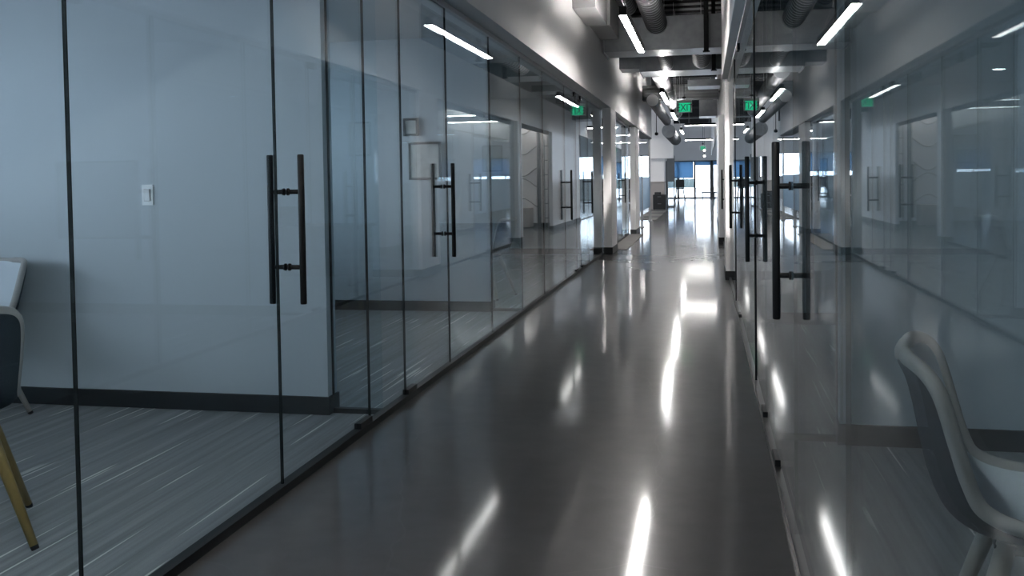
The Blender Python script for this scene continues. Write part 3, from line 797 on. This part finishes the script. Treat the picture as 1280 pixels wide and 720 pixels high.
t = thing('cove_light', (1.9, 24.5, 2.78), 'lit ledge with two bright lines along the top of the lobby wall', 'cove light')
bm = BM(); box(bm, .52, 3.4, 24.35, 24.6, 2.84, 2.99); obj('ledge', bm, M['bulk'], t)
bm = BM(); box(bm, .54, 3.38, 24.37, 24.45, 2.82, 2.84); obj('lower_strip', bm, M['cove'], t)
bm = BM(); box(bm, .54, 3.38, 24.37, 24.45, 2.99, 3.01); obj('upper_strip', bm, M['cove'], t)
t = thing('storage_cabinet', (1.42, 24.35, 0), 'low brown cabinet against the lit lobby wall', 'cabinet')
bm = BM(); box(bm, 1.12, 1.72, 24.1, 24.56, .02, .52); obj('body', bm, M['beige'], t, bevel=.005)
for x in (1.13, 1.425):
    bm = BM(); box(bm, x, x + .285, 24.085, 24.1, .05, .50); dd = obj('door', bm, M['beige'], t, bevel=.003)
    bm = BM(); rod(bm, (x + .14, 24.075, .38), (x + .14, 24.075, .46), .006, 8); obj('handle', bm, M['black'], dd)

# ------------------------------------------------------------------ floor mats and far end
def mat_obj(name, x0, x1, y0, y1, n, mats, label, cat):
    t = thing(name, ((x0 + x1) / 2, (y0 + y1) / 2, 0), label, cat)
    for k in range(n):
        a = y0 + (y1 - y0) * k / n; b = y0 + (y1 - y0) * (k + 1) / n
        bm = BM(); box(bm, x0, x1, a + .006, b - .006, .001, .012); obj('mat_section', bm, M[mats[k % len(mats)]], t, bevel=.003)
mat_obj('floor_mat', -1.665, -1.36, 16.52, 21.08, 4, ['mat'], 'grey sectioned floor mat beside the first pale left pillar', 'mat')
mat_obj('floor_runner', -2.1, -1.45, 28.3, 37.4, 6, ['mat', 'matd'], 'dark and grey banded runner leading to the black cabinet', 'rug')

# post and frosted panel after second pillar
t = thing('frosted_screen', (-1.6, 25.2, 0), 'frosted bluish glass screen after the second left pillar', 'glass screen')
bm = BM(); box(bm, -1.606, -1.594, 22.6, 27.7, .42, 1.30); obj('frosted_pane', bm, M['frost'], t)
for y in (24.2, 27.75):
    bm = BM(); box(bm, -1.63, -1.57, y - .03, y + .03, 0, HB - .03 if y > 25 else 1.3); box(bm, -1.66, -1.54, y - .06, y + .06, 0, .03)
    obj('post', bm, M['alu'], t)
# reception wall and furniture
struct('wall_reception', M['pil'], (-2.25, -1.62, 38.5, 38.7, 0, 2.05), (-2.25, -1.25, 38.3, 38.9, 2.05, DK))
t = thing('reception_counter', (-1.8, 38.2, 0), 'beige low counter front before the white reception wall', 'counter')
bm = BM(); box(bm, -2.2, -1.60, 38.15, 38.45, 0, 1.08); obj('body', bm, M['beige'], t)
bm = BM(); box(bm, -2.24, -1.56, 38.10, 38.49, 1.08, 1.12); obj('top', bm, M['beige'], t, bevel=.005)
t = thing('black_cabinet', (-1.79, 37.75, 0), 'low black cabinet standing before the beige counter', 'cabinet')
bm = BM(); box(bm, -2.04, -1.54, 37.5, 38.05, .03, .60); obj('body', bm, M['blackp'], t, bevel=.008)
for z in (.05, .33):
    bm = BM(); box(bm, -2.03, -1.55, 37.485, 37.5, z, z + .26); dr = obj('drawer', bm, M['blackp'], t, bevel=.003)
    bm = BM(); box(bm, -1.86, -1.72, 37.47, 37.485, z + .18, z + .20); obj('handle', bm, M['steel'], dr)
for sx in (-2.0, -1.58):
    bm = BM(); rod(bm, (sx, 37.6, 0), (sx, 37.6, .04), .02); obj('foot', bm, M['rubber'], t)
t = thing('desk_printer', (-1.9, 37.75, .60), 'small dark printer on top of the black cabinet', 'printer')
bm = BM(); box(bm, -1.98, -1.74, 37.6, 37.95, .6005, .70); obj('body', bm, M['blackp'], t, bevel=.012)
bm = BM(); box(bm, -1.94, -1.78, 37.56, 37.61, .625, .635); obj('paper_tray', bm, M['steel'], t)
t = thing('glazed_partition', (-1.45, 41, 0), 'dark framed narrow partition beside the white reception wall', 'partition')
bm = BM()
for x in (-1.62, -1.34): box(bm, x, x + .05, 41, 41.06, 0, 2.22)
box(bm, -1.62, -1.29, 41, 41.06, 2.17, 2.22); box(bm, -1.62, -1.29, 41, 41.06, 0, .06)
obj('frame', bm, M['steel'], t)
bm = BM(); box(bm, -1.57, -1.34, 41.025, 41.035, 1.1, 2.17); obj('upper_panel', bm, M['steel'], t)
bm = BM(); box(bm, -1.57, -1.34, 41.025, 41.035, .06, 1.1); obj('pane', bm, M['winglass'], t)
# dark stool silhouette
t = thing('bar_stool', (-1.32, 51.5, 0), 'dark bar stool silhouetted against the far entrance', 'stool')
bm = BM(); box(bm, -1.58, -1.12, 51.3, 51.72, .66, .72); obj('seat', bm, M['blackp'], t, bevel=.02)
bm = BM(); box(bm, -1.58, -1.12, 51.70, 51.75, .74, 1.16); obj('backrest', bm, M['blackp'], t, bevel=.02)
for sx in (-1, 1):
    for sy in (-1, 1):
        bm = BM(); tube(bm, [(-1.35 + sx * .17, 51.5 + sy * .17, .67), (-1.35 + sx * .27, 51.5 + sy * .24, 0)], .025, 10); obj('leg', bm, M['blackp'], t)
bm = BM(); tube(bm, [(-1.35 - .22, 51.28, .28), (-1.35 + .22, 51.28, .28), (-1.35 + .22, 51.72, .28), (-1.35 - .22, 51.72, .28)], .012, 8, closed=True); obj('footrest', bm, M['blackp'], t)
# grey planter box near the entrance
t = thing('entrance_bench', (.12, 55, 0), 'low grey bench by the bright pane of the far entrance', 'bench')
bm = BM(); box(bm, -.22, .34, 54.7, 55.2, .36, .44); obj('seat', bm, M['steel'], t, bevel=.01)
for x in (-.18, .26):
    bm = BM(); box(bm, x, x + .05, 54.75, 55.15, 0, .36); obj('leg', bm, M['steel'], t)

# open office behind the left glass bays: desks with partitions
for k, (x, y) in enumerate(((-4.2, 20), (-6.6, 20), (-4.2, 27), (-6.6, 27), (-4.6, 48), (-7.2, 48))):
    lab = ['desk cluster nearest the mat in the open office', 'desk cluster left of the nearest one in the open office', 'middle desk cluster in the open office', 'middle desk cluster farther left in the open office', 'deep desk cluster near the far windows', 'deep desk cluster far left near the far windows'][k]
    t = thing('office_workstation', (x, y, 0), 'dark ' + lab, 'desk', 'open office workstations')
    bm = BM(); box(bm, x - 1, x + 1, y - .75, y + .75, .71, .74); obj('desktop', bm, M['greyduct'], t)
    bm = BM(); box(bm, x - 1, x + 1, y - .02, y + .02, .05, 1.22); obj('divider', bm, M['frame'], t)
    for sx in (-.95, .9):
        bm = BM(); box(bm, x + sx, x + sx + .05, y - .7, y + .7, 0, .71); obj('leg', bm, M['blackp'], t)

# ------------------------------------------------------------------ daylight
w = bpy.data.worlds.new('World'); SC.world = w; w.use_nodes = True
bg = w.node_tree.nodes['Background']; bg.inputs['Color'].default_value = (.80, .89, .98, 1); bg.inputs['Strength'].default_value = 11.0
def portal(loc, rot, sx, sy):
    li = bpy.data.lights.new('window_portal', 'AREA'); li.shape = 'RECTANGLE'; li.size = sx; li.size_y = sy; li.cycles.is_portal = True
    o = bpy.data.objects.new('window_portal', li); o.location = loc; o.rotation_euler = rot; COL.objects.link(o)
portal((OXL - .16, 2.42, 1.65), (0, -PI / 2, 0), 1.6, 2.95)
portal((OXL - .16, 6.55, 1.65), (0, -PI / 2, 0), 1.6, 2.9)
for a in (23, 35, 47): portal((-14.16, a, 2.0), (0, -PI / 2, 0), 2.0, 10)
portal((-8, YE + .16, 1.95), (-PI / 2, 0, 0), 11, 1.46)
portal((-.98, YE + .16, 1.15), (-PI / 2, 0, 0), 2.7, 2.3)

# ------------------------------------------------------------------ camera
F, CY = 1170.0, 264.4
yaw, pitch, roll = 0.204, 0.0331, -0.0149
cyw, syw, cp, sp, cr, sr = math.cos(yaw), math.sin(yaw), math.cos(pitch), math.sin(pitch), math.cos(roll), math.sin(roll)
A = Matrix(((1, 0, 0), (0, -1, 0), (0, 0, 1)))
Ry = Matrix(((cyw, 0, syw), (0, 1, 0), (-syw, 0, cyw)))
Rp = Matrix(((1, 0, 0), (0, cp, -sp), (0, sp, cp)))
Rr = Matrix(((cr, -sr, 0), (sr, cr, 0), (0, 0, 1)))
R = Rr @ Rp @ A @ Ry
def wv(v): return Vector((v[0], v[2], v[1]))
right, up, back = wv(R[0]), -wv(R[1]), -wv(R[2])
cam = bpy.data.cameras.new('camera'); co = bpy.data.objects.new('camera', cam); COL.objects.link(co)
m4 = Matrix.Identity(4)
for i in range(3): m4[i][0], m4[i][1], m4[i][2] = right[i], up[i], back[i]
m4[2][3] = 1.25
co.matrix_world = m4
cam.sensor_width = 36; cam.lens = F * 36 / 1280
cam.shift_y = -(360 - CY) / 1280
cam.clip_start = .02; cam.clip_end = 300
SC.camera = co

# ------------------------------------------------------------------ render look
SC.view_settings.view_transform = 'Standard'; SC.view_settings.look = 'None'
SC.view_settings.gamma = 1; SC.view_settings.exposure = 0.1; SC.view_settings.use_curve_mapping = False
cy = SC.cycles
cy.max_bounces = 16; cy.diffuse_bounces = 4; cy.glossy_bounces = 8; cy.transparent_max_bounces = 48; cy.transmission_bounces = 8
cy.caustics_reflective = True; cy.blur_glossy = 1.0; cy.caustics_refractive = False
cy.sample_clamp_indirect = 6.0
cy.use_denoising = True
